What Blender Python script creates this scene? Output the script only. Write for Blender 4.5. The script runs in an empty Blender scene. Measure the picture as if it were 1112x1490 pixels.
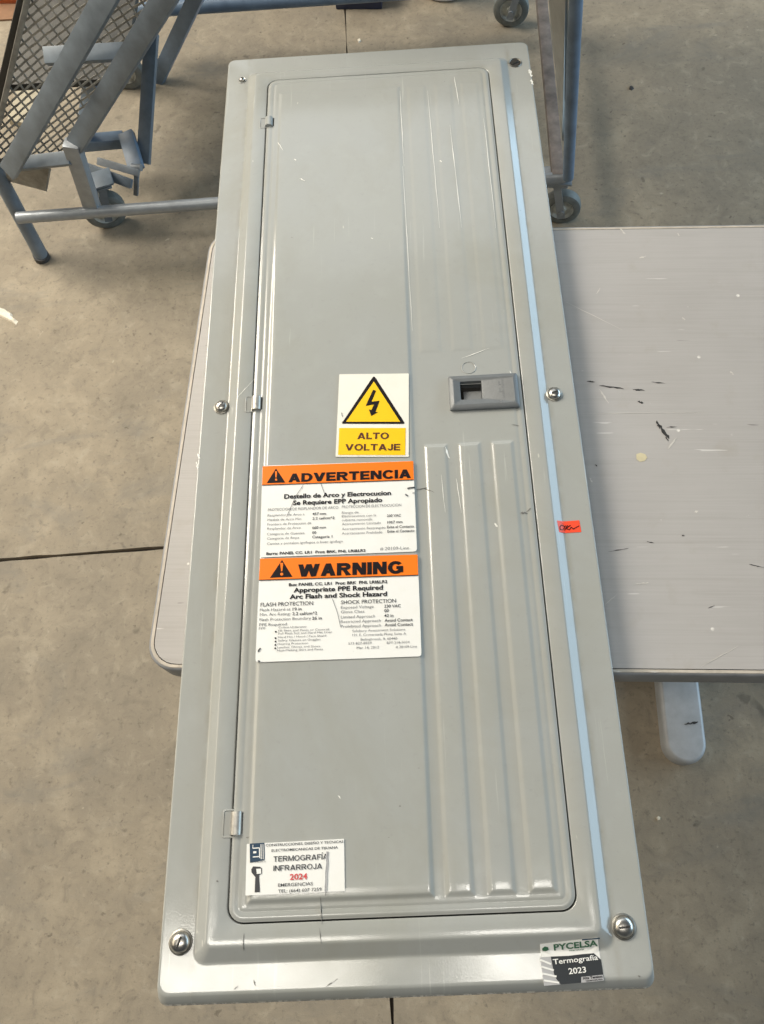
import bpy, bmesh, math, random
from mathutils import Vector, Matrix, Euler
random.seed(7)
S = bpy.context.scene
COL = S.collection
PI = math.pi

# ------------------------------------------------------------------ camera
CAM_LOC = Vector((0.050697, -0.557967, 1.684423))
CAM_ROT = Euler((0.40395956, 0.0397523, -0.03730648), 'XYZ')
FPX, CX, CY, PW, PH = 1160.0, 601.0, 745.0, 1112.0, 1490.0
cd = bpy.data.cameras.new('camera'); cam = bpy.data.objects.new('camera', cd); COL.objects.link(cam)
cam.location = CAM_LOC; cam.rotation_euler = CAM_ROT
cd.sensor_fit = 'VERTICAL'; cd.sensor_height = 24.0; cd.lens = FPX / PH * 24.0
cd.shift_x = -(CX - PW / 2) / PH; cd.clip_start = 0.02; cd.clip_end = 100
S.camera = cam
S.render.resolution_x = 764; S.render.resolution_y = 1024

# ------------------------------------------------------------------ light (a workshop: roof lights and two big openings)
w = bpy.data.worlds.new('World'); S.world = w; w.use_nodes = True
bg = w.node_tree.nodes['Background']; bg.inputs[0].default_value = (0.88, 0.95, 1.0, 1); bg.inputs[1].default_value = 0.075
def area(name, loc, target, sx, sy, power, color):
    l = bpy.data.lights.new(name, 'AREA'); l.shape = 'RECTANGLE'; l.size = sx; l.size_y = sy
    l.energy = power; l.color = color
    o = bpy.data.objects.new(name, l); COL.objects.link(o); o.location = loc
    o.rotation_euler = (Vector(target) - Vector(loc)).to_track_quat('-Z', 'Y').to_euler()
    return o
area('roof_window_light', (-2.7, 2.0, 3.4), (-0.2, 0.2, 0.5), 2.2, 1.5, 225, (1.0, 0.93, 0.81))
area('window_light', (-3.6, 0.7, 2.35), (-0.3, 0.4, 0.5), 4.6, 1.5, 60, (1.0, 0.86, 0.64))
area('door_light', (4.8, 2.2, 1.65), (0.0, 2.2, 1.45), 8.0, 1.7, 270, (0.56, 0.80, 1.0))
area('roof_light', (-1.40, -1.34, 6.2), (-1.40, -1.34, 0), 1.6, 0.6, 62, (1.0, 0.95, 0.85))
area('roof_light', (0.55, -1.30, 6.2), (0.55, -1.30, 0), 0.8, 0.55, 29, (1.0, 0.96, 0.88))
area('rear_sheen_light', (-0.3, 6.0, 5.0), (0.0, 0.6, 0.7), 5.0, 3.0, 80, (0.90, 0.96, 1.0))  # rear overhead lamp added to brighten the far end of the cover
S.view_settings.view_transform = 'Standard'; S.view_settings.look = 'None'
S.view_settings.exposure = 0.0; S.view_settings.gamma = 1.0

# ------------------------------------------------------------------ helpers
RM = CAM_ROT.to_matrix()
def px(x, y, z):
    """photo pixel -> world point at height z"""
    d = RM @ Vector(((x - CX) / FPX, -(y - CY) / FPX, -1.0))
    return CAM_LOC + d * ((z - CAM_LOC.z) / d.z)
def tag(o, label=None, cat=None, group=None, kind=None):
    if label: o['label'] = label
    if cat: o['category'] = cat
    if group: o['group'] = group
    if kind: o['kind'] = kind
    return o
def empty(name, loc=(0, 0, 0), rz=0.0):
    o = bpy.data.objects.new(name, None); COL.objects.link(o); o.location = loc; o.rotation_euler = (0, 0, rz)
    o.empty_display_size = 0.05
    return o
def obj(name, bm, mat, parent=None, smooth=False, loc=None):
    me = bpy.data.meshes.new(name)
    if isinstance(bm, tuple): me.from_pydata(bm[0], [], bm[1]); me.update()
    else:
        bm.normal_update(); bm.to_mesh(me); bm.free()
    if mat: me.materials.append(mat)
    if smooth:
        me.polygons.foreach_set('use_smooth', [True] * len(me.polygons))
    o = bpy.data.objects.new(name, me); COL.objects.link(o)
    if parent: o.parent = parent
    if loc is not None: o.location = loc
    return o
def auto_smooth(o, ang=35):
    me = o.data
    me.polygons.foreach_set('use_smooth', [True] * len(me.polygons))
    me.set_sharp_from_angle(angle=math.radians(ang))
    return o
def bm_box(bm, mat4, sx, sy, sz, bev=0.0):
    r = bmesh.ops.create_cube(bm, size=1.0, matrix=mat4 @ Matrix.Diagonal((sx, sy, sz, 1)))
    if bev:
        es = {e for v in r['verts'] for e in v.link_edges}
        bmesh.ops.bevel(bm, geom=list(es), offset=bev, segments=2, affect='EDGES', profile=0.6)
def frame_mat(a, b, up=(0, 0, 1)):
    a = Vector(a); b = Vector(b); x = (b - a).normalized(); u = Vector(up)
    y = u.cross(x).normalized(); z = x.cross(y)
    m = Matrix((x, y, z)).transposed().to_4x4(); m.translation = (a + b) / 2
    return m
def bar(name, a, b, wd, th, mat, parent, up=(0, 0, 1), bev=0.002):
    bm = bmesh.new(); bm_box(bm, frame_mat(a, b, up), (Vector(b) - Vector(a)).length, wd, th, bev)
    return auto_smooth(obj(name, bm, mat, parent))
def bm_tube(bm, a, b, r, seg=16, r2=None):
    a = Vector(a); b = Vector(b)
    m = (b - a).to_track_quat('Z', 'Y').to_matrix().to_4x4(); m.translation = (a + b) / 2
    bmesh.ops.create_cone(bm, cap_ends=True, segments=seg, radius1=r, radius2=r if r2 is None else r2, depth=(b - a).length, matrix=m)
def tube(name, a, b, r, mat, parent, seg=18):
    bm = bmesh.new(); bm_tube(bm, a, b, r, seg)
    return auto_smooth(obj(name, bm, mat, parent))
def bm_lathe(bm, prof, mat4=Matrix.Identity(4), seg=24):
    rings = []
    for (r, z) in prof:
        if r < 1e-6: rings.append([bm.verts.new(mat4 @ Vector((0, 0, z)))])
        else: rings.append([bm.verts.new(mat4 @ Vector((r * math.cos(2 * PI * i / seg), r * math.sin(2 * PI * i / seg), z))) for i in range(seg)])
    for A, B in zip(rings, rings[1:]):
        for i in range(seg):
            j = (i + 1) % seg
            if len(A) == 1 and len(B) == 1: continue
            if len(A) == 1: bm.faces.new((A[0], B[i], B[j]))
            elif len(B) == 1: bm.faces.new((A[i], A[j], B[0]))
            else: bm.faces.new((A[i], A[j], B[j], B[i]))
def rring(x0, x1, y0, y1, z, r, n=8):
    """rounded rectangle, counter-clockwise"""
    pts = []
    for (cx, cy, a0) in ((x1 - r, y1 - r, 0), (x0 + r, y1 - r, PI / 2), (x0 + r, y0 + r, PI), (x1 - r, y0 + r, 1.5 * PI)):
        for i in range(n + 1):
            a = a0 + PI / 2 * i / n
            pts.append((cx + r * math.cos(a), cy + r * math.sin(a), z))
    return pts
def loft(rings, cap_last=False, cap_first=False):
    V, F = [], []
    n = len(rings[0])
    for R in rings: V += R
    for k in range(len(rings) - 1):
        for i in range(n):
            j = (i + 1) % n
            F.append((k * n + i, k * n + j, (k + 1) * n + j, (k + 1) * n + i))
    if cap_last: F.append(tuple(range((len(rings) - 1) * n, len(rings) * n)))
    if cap_first: F.append(tuple(reversed(range(n))))
    return V, F
def slope01(t):
    # straight pressed slope with rounded ends
    t = min(1.0, max(0.0, t)); r = 0.15; k = 1 / (1 - r)
    if t < r: return k * t * t / (2 * r)
    if t > 1 - r: return 1 - k * (1 - t) ** 2 / (2 * r)
    return k * (t - r / 2)
def smooth01(t):
    t = min(1.0, max(0.0, t)); return t * t * (3 - 2 * t)

# ------------------------------------------------------------------ materials
class NT:
    def __init__(s, name):
        s.m = bpy.data.materials.new(name); s.m.use_nodes = True; s.t = s.m.node_tree
        s.b = s.t.nodes['Principled BSDF']
        s.tc = s.t.nodes.new('ShaderNodeTexCoord')
    def set(s, **k):
        names = {'rough': 'Roughness', 'metal': 'Metallic', 'spec': 'Specular IOR Level', 'coat': 'Coat Weight', 'coatr': 'Coat Roughness'}
        for a, v in k.items(): s.inp(s.b.inputs[names[a]], v)
        return s
    def inp(s, sock, v):
        if isinstance(v, bpy.types.NodeSocket): s.t.links.new(v, sock)
        elif isinstance(v, (tuple, list)) and len(v) == 3 and sock.type == 'RGBA': sock.default_value = (*v, 1)
        else: sock.default_value = v
    def coord(s, scale=(1, 1, 1), gen='Object', rot=(0, 0, 0), loc=(0, 0, 0)):
        mp = s.t.nodes.new('ShaderNodeMapping'); s.t.links.new(s.tc.outputs[gen], mp.inputs[0])
        mp.inputs['Scale'].default_value = scale; mp.inputs['Rotation'].default_value = rot; mp.inputs['Location'].default_value = loc
        return mp.outputs[0]
    def noise(s, scale, detail=4, rough=0.55, vec=None, dist=0.0):
        n = s.t.nodes.new('ShaderNodeTexNoise'); n.inputs['Scale'].default_value = scale
        n.inputs['Detail'].default_value = detail; n.inputs['Roughness'].default_value = rough; n.inputs['Distortion'].default_value = dist
        s.t.links.new(vec if vec is not None else s.tc.outputs['Object'], n.inputs['Vector'])
        return n.outputs['Fac']
    def voro(s, scale, vec=None, rnd=1.0):
        n = s.t.nodes.new('ShaderNodeTexVoronoi'); n.inputs['Scale'].default_value = scale; n.inputs['Randomness'].default_value = rnd
        s.t.links.new(vec if vec is not None else s.tc.outputs['Object'], n.inputs['Vector'])
        return n.outputs['Distance']
    def map(s, v, a, b, c=0.0, d=1.0):
        n = s.t.nodes.new('ShaderNodeMapRange'); n.clamp = True
        s.inp(n.inputs[0], v)
        for i, q in enumerate((a, b, c, d)): n.inputs[i + 1].default_value = q
        return n.outputs[0]
    def math(s, op, a, b=0.0):
        n = s.t.nodes.new('ShaderNodeMath'); n.operation = op; s.inp(n.inputs[0], a); s.inp(n.inputs[1], b)
        return n.outputs[0]
    def mix(s, f, a, b, mode='MIX'):
        n = s.t.nodes.new('ShaderNodeMix'); n.data_type = 'RGBA'; n.blend_type = mode
        s.inp(n.inputs[0], f); s.inp(n.inputs[6], a); s.inp(n.inputs[7], b)
        return n.outputs[2]
    def xyz(s):
        n = s.t.nodes.new('ShaderNodeSeparateXYZ'); s.t.links.new(s.tc.outputs['Object'], n.inputs[0]); return n.outputs
    def color(s, c): s.inp(s.b.inputs['Base Color'], c); return s
    def bump(s, h, strength=0.3, dist=0.001):
        n = s.t.nodes.new('ShaderNodeBump'); n.inputs['Strength'].default_value = strength; n.inputs['Distance'].default_value = dist
        s.t.links.new(h, n.inputs['Height']); s.t.links.new(n.outputs[0], s.b.inputs['Normal']); return s
def simple(name, c, rough=0.5, metal=0.0, var=0.12, nscale=30, spec=0.5, bump=0.0):
    n = NT(name); f = n.noise(nscale, 5, 0.6)
    d = tuple(x * (1 - var) for x in c); l = tuple(min(1, x * (1 + var)) for x in c)
    n.color(n.mix(n.map(f, 0.3, 0.7), d, l)).set(rough=n.map(f, 0.25, 0.75, rough * 0.85, min(1, rough * 1.15)), metal=metal, spec=spec)
    if bump: n.bump(n.noise(nscale * 8, 3), bump, 0.001)
    return n.m

def mat_floor():
    n = NT('concrete')
    def warp(amount, sc, loc=(0, 0, 0), k=(1, 1, 1)):
        t = n.t.nodes.new('ShaderNodeTexNoise'); t.inputs['Scale'].default_value = sc; t.inputs['Detail'].default_value = 3
        n.t.links.new(n.tc.outputs['Object'], t.inputs['Vector'])
        v = n.t.nodes.new('ShaderNodeVectorMath'); v.operation = 'MULTIPLY_ADD'
        n.t.links.new(t.outputs['Color'], v.inputs[0]); v.inputs[1].default_value = (amount,) * 3; n.t.links.new(n.coord(k, loc=loc), v.inputs[2])
        return v.outputs[0]
    big = n.noise(1.1, 5, 0.6); mid = n.noise(6.5, 7, 0.66, None, 0.4); blot = n.noise(24, 6, 0.66, None, 0.8); fine = n.noise(75, 6, 0.72); grit = n.noise(330, 3, 0.6)
    c = n.mix(n.map(big, 0.38, 0.64), (0.270, 0.230, 0.172), (0.328, 0.273, 0.196))
    c = n.mix(n.map(mid, 0.40, 0.64, 0, 0.55), c, (0.221, 0.193, 0.153))
    c = n.mix(n.map(mid, 0.46, 0.33, 0, 0.45), c, (0.377, 0.322, 0.237))
    c = n.mix(n.map(blot, 0.52, 0.68, 0, 0.55), c, (0.196, 0.167, 0.128))
    c = n.mix(n.map(blot, 0.45, 0.32, 0, 0.5), c, (0.382, 0.332, 0.252))
    c = n.mix(n.map(fine, 0.55, 0.67, 0, 0.55), c, (0.132, 0.112, 0.086))
    c = n.mix(n.map(fine, 0.40, 0.28, 0, 0.35), c, (0.412, 0.360, 0.280))
    c = n.mix(n.map(grit, 0.6, 0.75, 0, 0.35), c, (0.127, 0.112, 0.091))
    tr = n.noise(2.6, 7, 0.68, n.coord((1.0, 2.2, 1), rot=(0, 0, 0.35)), 0.9)
    c = n.mix(n.map(tr, 0.54, 0.68, 0, 0.55), c, (0.201, 0.185, 0.157))
    # drip stains, pits and pale spatter, all with ragged outlines
    for (sc, r0, r1, loc, gate, col, am, wa) in ((4.6, .085, .045, (3.3, 1.7, 0), (0.46, 0.56), (0.113, 0.098, 0.076), .75, .16), (11, .12, .06, (1.1, 4.2, 0), (0.50, 0.58), (0.137, 0.117, 0.090), .7, .07),
                                         (31, .15, .08, (7.1, .3, 0), (0.50, 0.60), (0.118, 0.099, 0.076), .7, .03), (19, .10, .05, (0.4, 0.9, 0), (0.54, 0.62), (0.470, 0.420, 0.326), .7, .04)):
        d = n.voro(sc, warp(wa, sc * 2.2, loc))
        c = n.mix(n.math('MULTIPLY', n.map(d, r0, r1, 0, am), n.map(n.noise(sc * .7, 3, .6, n.coord(loc=(loc[1], loc[0], 3))), *gate)), c, col)
    n.color(c).set(rough=n.map(mid, 0.3, 0.7, 0.6, 0.85), spec=0.3)
    n.bump(n.math('ADD', n.math('MULTIPLY', fine, 1.0), n.math('ADD', n.math('MULTIPLY', grit, 0.5), blot)), 0.4, 0.0015)
    return n.m
def mat_paint(name, base, frame=False):
    n = NT(name); X = n.xyz()
    big = n.noise(4.5, 4, 0.55); mid = n.noise(28, 5, 0.6)
    c = n.mix(n.map(big, 0.35, 0.7, 0, 0.45), base, tuple(b * k for b, k in zip(base, (0.98, 0.96, 0.88))))
    c = n.mix(n.map(mid, 0.5, 0.8, 0, 0.22), c, tuple(b * 1.22 for b in base))
    # long dry scuffs along the length
    sc = n.noise(1.0, 3, 0.6, n.coord((210, 5.5, 1)))
    reg = n.map(n.noise(5, 2), 0.40, 0.62)
    c = n.mix(n.math('MULTIPLY', n.map(sc, 0.66, 0.74, 0, 0.42), reg), c, (0.66, 0.66, 0.61))
    # short random nicks
    nk = n.noise(1.0, 2, 0.5, n.coord((90, 26, 1), rot=(0, 0, 0.5)))
    c = n.mix(n.map(nk, 0.765, 0.785, 0, 0.6), c, (0.68, 0.66, 0.6))
    dk = n.noise(1.0, 2, 0.5, n.coord((55, 130, 1), rot=(0, 0, -0.7), loc=(2, 5, 0)))
    c = n.mix(n.map(dk, 0.785, 0.80, 0, 0.5), c, (0.12, 0.11, 0.10))
    if frame:
        # bare chips along the folded rim
        ax = n.math('ABSOLUTE', X[0]); ay = n.math('ABSOLUTE', X[1])
        ex = n.map(ax, 0.2518, 0.2535); ey = n.map(ay, 0.6892, 0.6908)
        e = n.math('MULTIPLY', n.math('MAXIMUM', ex, ey), n.map(X[2], -0.0125, -0.0105))
        ch = n.map(n.noise(120, 4, 0.7), 0.50, 0.56)
        c = n.mix(n.math('MULTIPLY', e, ch), c, (0.80, 0.78, 0.72))
        # grime round the foot of the raised step
        d1 = n.map(n.math('ABSOLUTE', n.math('SUBTRACT', ax, 0.217)), 0.0, 0.006, 1, 0)
        c = n.mix(n.math('MULTIPLY', d1, n.map(mid, 0.42, 0.62, 0, 0.35)), c, (0.24, 0.22, 0.16))
    n.color(c).set(rough=n.map(mid, 0.3, 0.75, 0.10, 0.17), spec=0.5)
    gr = n.noise(2.2, 6, 0.7, n.coord((1.6, 1, 1), loc=(4, 2, 0)), 0.5)
    c = n.mix(n.map(gr, 0.52, 0.72, 0, 0.40), c, tuple(b * k for b, k in zip(base, (0.80, 0.76, 0.62))))
    c = n.mix(n.map(n.noise(120, 5, 0.7), 0.60, 0.74, 0, 0.22), c, tuple(b * .62 for b in base))
    n.color(c).set(rough=n.math('ADD', n.map(mid, 0.3, 0.75, 0.09, 0.16), n.map(gr, 0.45, 0.70, 0.0, 0.05)))
    n.bump(n.math('ADD', n.noise(460, 1, 0.4), n.math('MULTIPLY', n.noise(7, 2, 0.4), 9.0)), 0.11, 0.0003)
    return n.m
def mat_table():
    n = NT('table_laminate')
    br = n.noise(1.0, 4, 0.6, n.coord((9, 620, 1))); br2 = n.noise(1.0, 3, 0.6, n.coord((3.0, 120, 1)))
    big = n.noise(3.5, 5, 0.6); mid = n.noise(22, 5, 0.65)
    c = n.mix(n.map(big, 0.3, 0.7), (0.368, 0.350, 0.332), (0.428, 0.410, 0.392))
    c = n.mix(n.map(br, 0.35, 0.7, 0, 0.35), c, (0.49, 0.465, 0.45))
    c = n.mix(n.map(br2, 0.55, 0.75, 0, 0.35), c, (0.31, 0.285, 0.265))
    c = n.mix(n.map(mid, 0.58, 0.75, 0, 0.3), c, (0.33, 0.29, 0.24))
    sc = n.noise(1.0, 2, 0.5, n.coord((14, 190, 1), rot=(0, 0, 0.04)))
    c = n.mix(n.map(sc, 0.735, 0.76, 0, 0.6), c, (0.72, 0.70, 0.67))
    sd = n.noise(1.0, 2, 0.5, n.coord((16, 160, 1), rot=(0, 0, -0.12), loc=(7, 3, 0)))
    c = n.mix(n.map(sd, 0.765, 0.78, 0, 0.7), c, (0.14, 0.13, 0.12))
    sp = n.voro(24); c = n.mix(n.math('MULTIPLY', n.map(sp, 0.07, 0.045), n.map(mid, 0.54, 0.6)), c, (0.78, 0.75, 0.70))
    n.color(c).set(rough=n.map(br, 0.3, 0.7, 0.36, 0.5), spec=0.5)
    n.bump(br, 0.12, 0.0004)
    return n.m
M_FLOOR = mat_floor()
GREY = (0.366, 0.376, 0.362)
M_FRAME = mat_paint('grey_enamel_frame', GREY, True)
M_DOOR = mat_paint('grey_enamel_door', GREY)
M_TABLE = mat_table()
M_EDGE = simple('table_edge', (0.25, 0.255, 0.265), 0.42, 0.0, 0.15, 40)
M_TRIM = simple('table_trim', (0.50, 0.45, 0.38), 0.4, 0.0, 0.15, 60)
M_LEG = simple('silver_leg', (0.44, 0.45, 0.46), 0.46, 0.10, 0.1, 40)
M_DARK = simple('gap_shade', (0.03, 0.028, 0.025), 0.8)  # near-black colour stands in for shade inside gaps, slots and holes
M_JOINT = simple('joint_dirt', (0.05, 0.04, 0.032), 0.9, 0, 0.4, 60)
M_ZINC = simple('zinc_steel', (0.55, 0.53, 0.49), 0.32, 1.0, 0.2, 90)
M_HINGE = simple('hinge_steel', (0.46, 0.44, 0.40), 0.42, 0.6, 0.25, 150)
M_DULL = simple('dull_steel', (0.30, 0.29, 0.26), 0.42, 0.9, 0.3, 120)
M_LATCH = simple('latch_plastic', (0.150, 0.160, 0.165), 0.42, 0.0, 0.1, 60, 0.5, 0.15)
M_LATCHIN = simple('latch_inner', (0.20, 0.205, 0.205), 0.5, 0.0, 0.1, 60)
M_BLUE = simple('blue_grey_paint', (0.140, 0.168, 0.196), 0.42, 0.0, 0.22, 22, 0.5)
M_BLUE2 = simple('worn_blue_paint', (0.140, 0.195, 0.270), 0.42, 0.0, 0.2, 22, 0.5)
M_GALV = simple('galvanised_tube', (0.30, 0.32, 0.34), 0.38, 0.3, 0.15, 30)
M_MESH = simple('expanded_metal', (0.30, 0.285, 0.25), 0.5, 0.4, 0.3, 40)
M_TREAD = simple('dark_tread', (0.07, 0.066, 0.058), 0.6, 0.2, 0.3)
M_BLACKBAR = simple('black_bar', (0.035, 0.033, 0.028), 0.5, 0, 0.3)
M_WHEEL = simple('grey_rubber', (0.155, 0.165, 0.155), 0.6, 0.0, 0.25, 50)
M_HUB = simple('wheel_hub', (0.50, 0.51, 0.47), 0.45, 0.2, 0.3, 60)
M_RUBBER = simple('dark_rubber', (0.05, 0.05, 0.05), 0.7)
M_PLATE = simple('pale_grey_plate', (0.33, 0.34, 0.33), 0.45, 0.2, 0.2, 25)
M_PATCH = simple('pale_patch', (0.36, 0.32, 0.235), 0.7, 0, 0.15, 20)
M_RAIL_SHADE = simple('shaded_rail_steel', (0.17, 0.145, 0.13), 0.7, 0, 0.4, 30)  # brown-grey tone of the side rail in shade, put into its colour
def paper(name, c, rough=0.38, var=0.04):
    n = NT(name); f = n.noise(35, 5, 0.65); g = n.noise(160, 3, 0.6)
    col = n.mix(n.map(f, 0.45, 0.8, 0, 0.35), c, tuple(x * k for x, k in zip(c, (0.90, 0.88, 0.82))))
    col = n.mix(n.map(g, 0.72, 0.76, 0, 0.5), col, tuple(x * 0.55 for x in c))
    n.color(col).set(rough=rough, spec=0.4 if max(c) > .3 else .18); return n.m
M_WHITE = paper('label_white', (0.82, 0.82, 0.79)); M_CREAM = paper('label_cream', (0.82, 0.80, 0.72))
M_ORANGE = paper('label_orange', (0.92, 0.20, 0.008)); M_YELLOW = paper('label_yellow', (0.90, 0.56, 0.006))
M_BLACK = paper('ink_black', (0.013, 0.010, 0.012)); M_INK = paper('ink_grey', (0.16, 0.16, 0.17))
M_INKD = paper('ink_dark_grey', (0.055, 0.055, 0.06)); M_RED = paper('ink_red', (0.62, 0.05, 0.05))
M_NAVY = paper('ink_navy', (0.03, 0.06, 0.10)); M_CHAR = paper('label_charcoal', (0.03, 0.035, 0.04))
M_NEON = paper('label_neon_red', (0.95, 0.085, 0.035)); M_GREEN = paper('ink_green', (0.05, 0.14, 0.08))
M_MAUVE = paper('ink_mauve', (0.10, 0.035, 0.03)); M_STRIPE = paper('label_silver', (0.42, 0.42, 0.43))

# ------------------------------------------------------------------ floor: four slabs with open joints
TH = 0.724                     # table top height
ja = math.radians(1.6)
fl = tag(obj('floor', ([(-5, -4, -0.012), (5, -4, -0.012), (5, 7, -0.012), (-5, 7, -0.012)], [(0, 1, 2, 3)]), M_JOINT), kind='structure')
JC = Vector((-0.090, 0.120, 0))
Rj = Matrix.Rotation(ja, 3, 'Z')
for sx in (-1, 1):
    for sy in (-1, 1):
        g = 0.0022 if sx else 0
        n = 90
        L = 4.6
        def jit(t, k): return 0.0010 * math.sin(t * 21.0 + k) + 0.0007 * math.sin(t * 67.0 + 2 * k) + random.uniform(-0.0006, 0.0006)
        edge = [Vector((sx * (0.0020 + jit(t * L / n, 1.3)), sy * (0.0028 + t * L / n), 0)) for t in range(n, 0, -1)]
        edge += [Vector((sx * (0.0028 + t * L / n), sy * (0.0038 + jit(t * L / n, 3.1)), 0)) for t in range(0, n + 1)]
        edge.append(Vector((sx * L, sy * L, 0)))
        top = [JC + Rj @ v for v in edge]
        m = len(top)
        V = [tuple(v) for v in top] + [(v.x, v.y, -0.014) for v in top]
        cap = tuple(range(m)); 
        if sx * sy > 0: cap = tuple(reversed(cap))
        # orient: make sure the top face looks up
        a = sum(top[i].x * top[(i + 1) % m].y - top[(i + 1) % m].x * top[i].y for i in range(m))
        cap = tuple(range(m)) if a > 0 else tuple(reversed(range(m)))
        F = [cap]
        for i in range(m):
            j = (i + 1) % m
            F.append((i, i + m, j + m, j) if a > 0 else (j, j + m, i + m, i))
        obj('slab', (V, F), M_FLOOR, fl)

# ------------------------------------------------------------------ table
ta = math.radians(-3.2)
tb = tag(empty('work_table', (-0.3094, -0.3384, 0), ta), 'worn grey laminate work table with rounded corners and silver feet under the panel cover', 'table')
TL, TD = 1.235, 0.688
top = loft([rring(0, TL, 0, TD, TH - 0.040, 0.036), rring(0, TL, 0, TD, TH - 0.004, 0.036), rring(0.0015, TL - 0.0015, 0.0015, TD - 0.0015, TH - 0.0012, 0.035),
            rring(0.004, TL - 0.004, 0.004, TD - 0.004, TH - 0.0006, 0.033)], False, True)
auto_smooth(obj('edge_band', top, M_EDGE, tb), 50)
tr_ = loft([rring(0.003, TL - 0.003, 0.003, TD - 0.003, TH - 0.0009, 0.034), rring(0.0036, TL - 0.0036, 0.0036, TD - 0.0036, TH - 0.0002, 0.0335),
            rring(0.0066, TL - 0.0066, 0.0066, TD - 0.0066, TH - 0.0002, 0.031), rring(0.0070, TL - 0.0070, 0.0070, TD - 0.0070, TH - 0.0005, 0.031)])
auto_smooth(obj('trim', tr_, M_TRIM, tb), 30)
obj('table_top', loft([rring(0.0068, TL - 0.0068, 0.0068, TD - 0.0068, TH - 0.03, 0.031), rring(0.0080, TL - 0.0080, 0.0080, TD - 0.0080, TH, 0.030)], True), M_TABLE, tb)
def tloc(p):        # world -> table-local
    return Matrix.Rotation(-ta, 3, 'Z') @ (Vector(p) - Vector((-0.3094, -0.3384, 0)))
fx = tloc(px(998, 1090, 0.03)).x
for xx in (fx, TL - fx - 0.02):
    rings = []
    for (ins, z) in ((0.0, 0.0), (0.0, 0.026), (0.0015, 0.033), (0.005, 0.0368), (0.009, 0.0375)):
        rings.append(rring(xx - 0.041 + ins, xx + 0.041 - ins, -0.03 + ins, TD - 0.03 - ins, z, 0.0405 - ins))
    auto_smooth(obj('foot', loft(rings, True, True), M_LEG, tb), 60)
    bm = bmesh.new(); bm_box(bm, Matrix.Translation((xx, TD / 2, (0.036 + TH - 0.062) / 2)), 0.06, 0.14, TH - 0.062 - 0.030, 0.006)
    auto_smooth(obj('leg', bm, M_LEG, tb))
    bm = bmesh.new(); bm_box(bm, Matrix.Translation((xx, TD / 2, TH - 0.051)), 0.05, TD - 0.12, 0.026, 0.003)
    auto_smooth(obj('support_arm', bm, M_LEG, tb))
# scuffs, chips and spots on the top, seen in the photo
def blot(name, pts, mat, parent, z, inv, k=1):
    V = [tuple(inv(px(x, y, z))) for (x, y) in pts]
    V = [(a, b, c + 0.0004 * k) for (a, b, c) in V]
    a = sum(V[i][0] * V[(i + 1) % len(V)][1] - V[(i + 1) % len(V)][0] * V[i][1] for i in range(len(V)))
    f = tuple(range(len(V))) if a > 0 else tuple(reversed(range(len(V))))
    return obj(name, (V, [f]), mat, parent)
def streak(x0, y0, x1, y1, wd, seed):
    r = random.Random(seed); n = 7; up, dn = [], []
    L = math.hypot(x1 - x0, y1 - y0); nx, ny = -(y1 - y0) / L, (x1 - x0) / L
    for i in range(n + 1):
        t = i / n; q = wd * 0.5 * math.sin(PI * (0.08 + 0.84 * t)) * r.uniform(0.4, 1.2); o = r.uniform(-0.25, 0.25) * wd
        up.append((x0 + (x1 - x0) * t + nx * (q + o), y0 + (y1 - y0) * t + ny * (q + o)))
        dn.append((x0 + (x1 - x0) * t - nx * (q - o), y0 + (y1 - y0) * t - ny * (q - o)))
    return up + dn[::-1]
M_MARK = simple('black_mark', (0.03, 0.028, 0.027), 0.6); M_PALE = simple('pale_scrape', (0.58, 0.555, 0.51), 0.6)
M_GLUE = simple('dried_glue', (0.62, 0.55, 0.36), 0.5)
for i, (a, b, c, d, wd) in enumerate([(854, 555, 866, 556, 3), (872, 561, 908, 566, 3.2), (921, 567, 938, 568, 3.2), (928, 584, 936, 587, 4.5), (948, 556, 968, 558, 1.8),
        (956, 612, 960, 624, 5), (959, 618, 974, 638, 9), (968, 636, 973, 642, 4), (970, 622, 985, 621, 2), (885, 803, 915, 798, 1.6), (992, 779, 996, 780, 3), (1090, 821, 1112, 826, 2),
        (941, 788, 952, 790, 2), (866, 676, 869, 679, 3), (1030, 885, 1040, 881, 1.6)]):
    blot('scuff_mark', streak(a, b, c, d, wd * .75, i), M_MARK, tb, TH, tloc)
for i, (a, b, c, d, wd) in enumerate([(872, 566, 886, 587, 2.5), (985, 637, 972, 653, 3), (824, 440, 905, 480, 1.1), (840, 602, 1030, 600, 1.0), (902, 333, 910, 341, 3), (985, 340, 989, 343, 3),
        (993, 462, 997, 466, 3), (1062, 541, 1068, 545, 4), (930, 376, 940, 373, 2), (858, 695, 862, 702, 3), (925, 850, 945, 848, 2), (1010, 745, 1016, 744, 3), (868, 428, 874, 419, 1.5),
        (1020, 970, 1075, 940, 1.2), (890, 976, 905, 977, 2.5), (945, 977, 958, 978, 2), (880, 880, 898, 865, 1.2)]):
    blot('pale_scratch', streak(a, b, c, d, wd, 40 + i), M_PALE, tb, TH, tloc)
blot('glue_spot', [(926, 661), (932, 659), (939, 661), (942, 666), (938, 671), (931, 672), (926, 668)], M_GLUE, tb, TH, tloc)
blot('foot_scuff', streak(996, 1054, 1016, 1051, 4, 3), M_MARK, tb, 0.0385, tloc)

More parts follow.
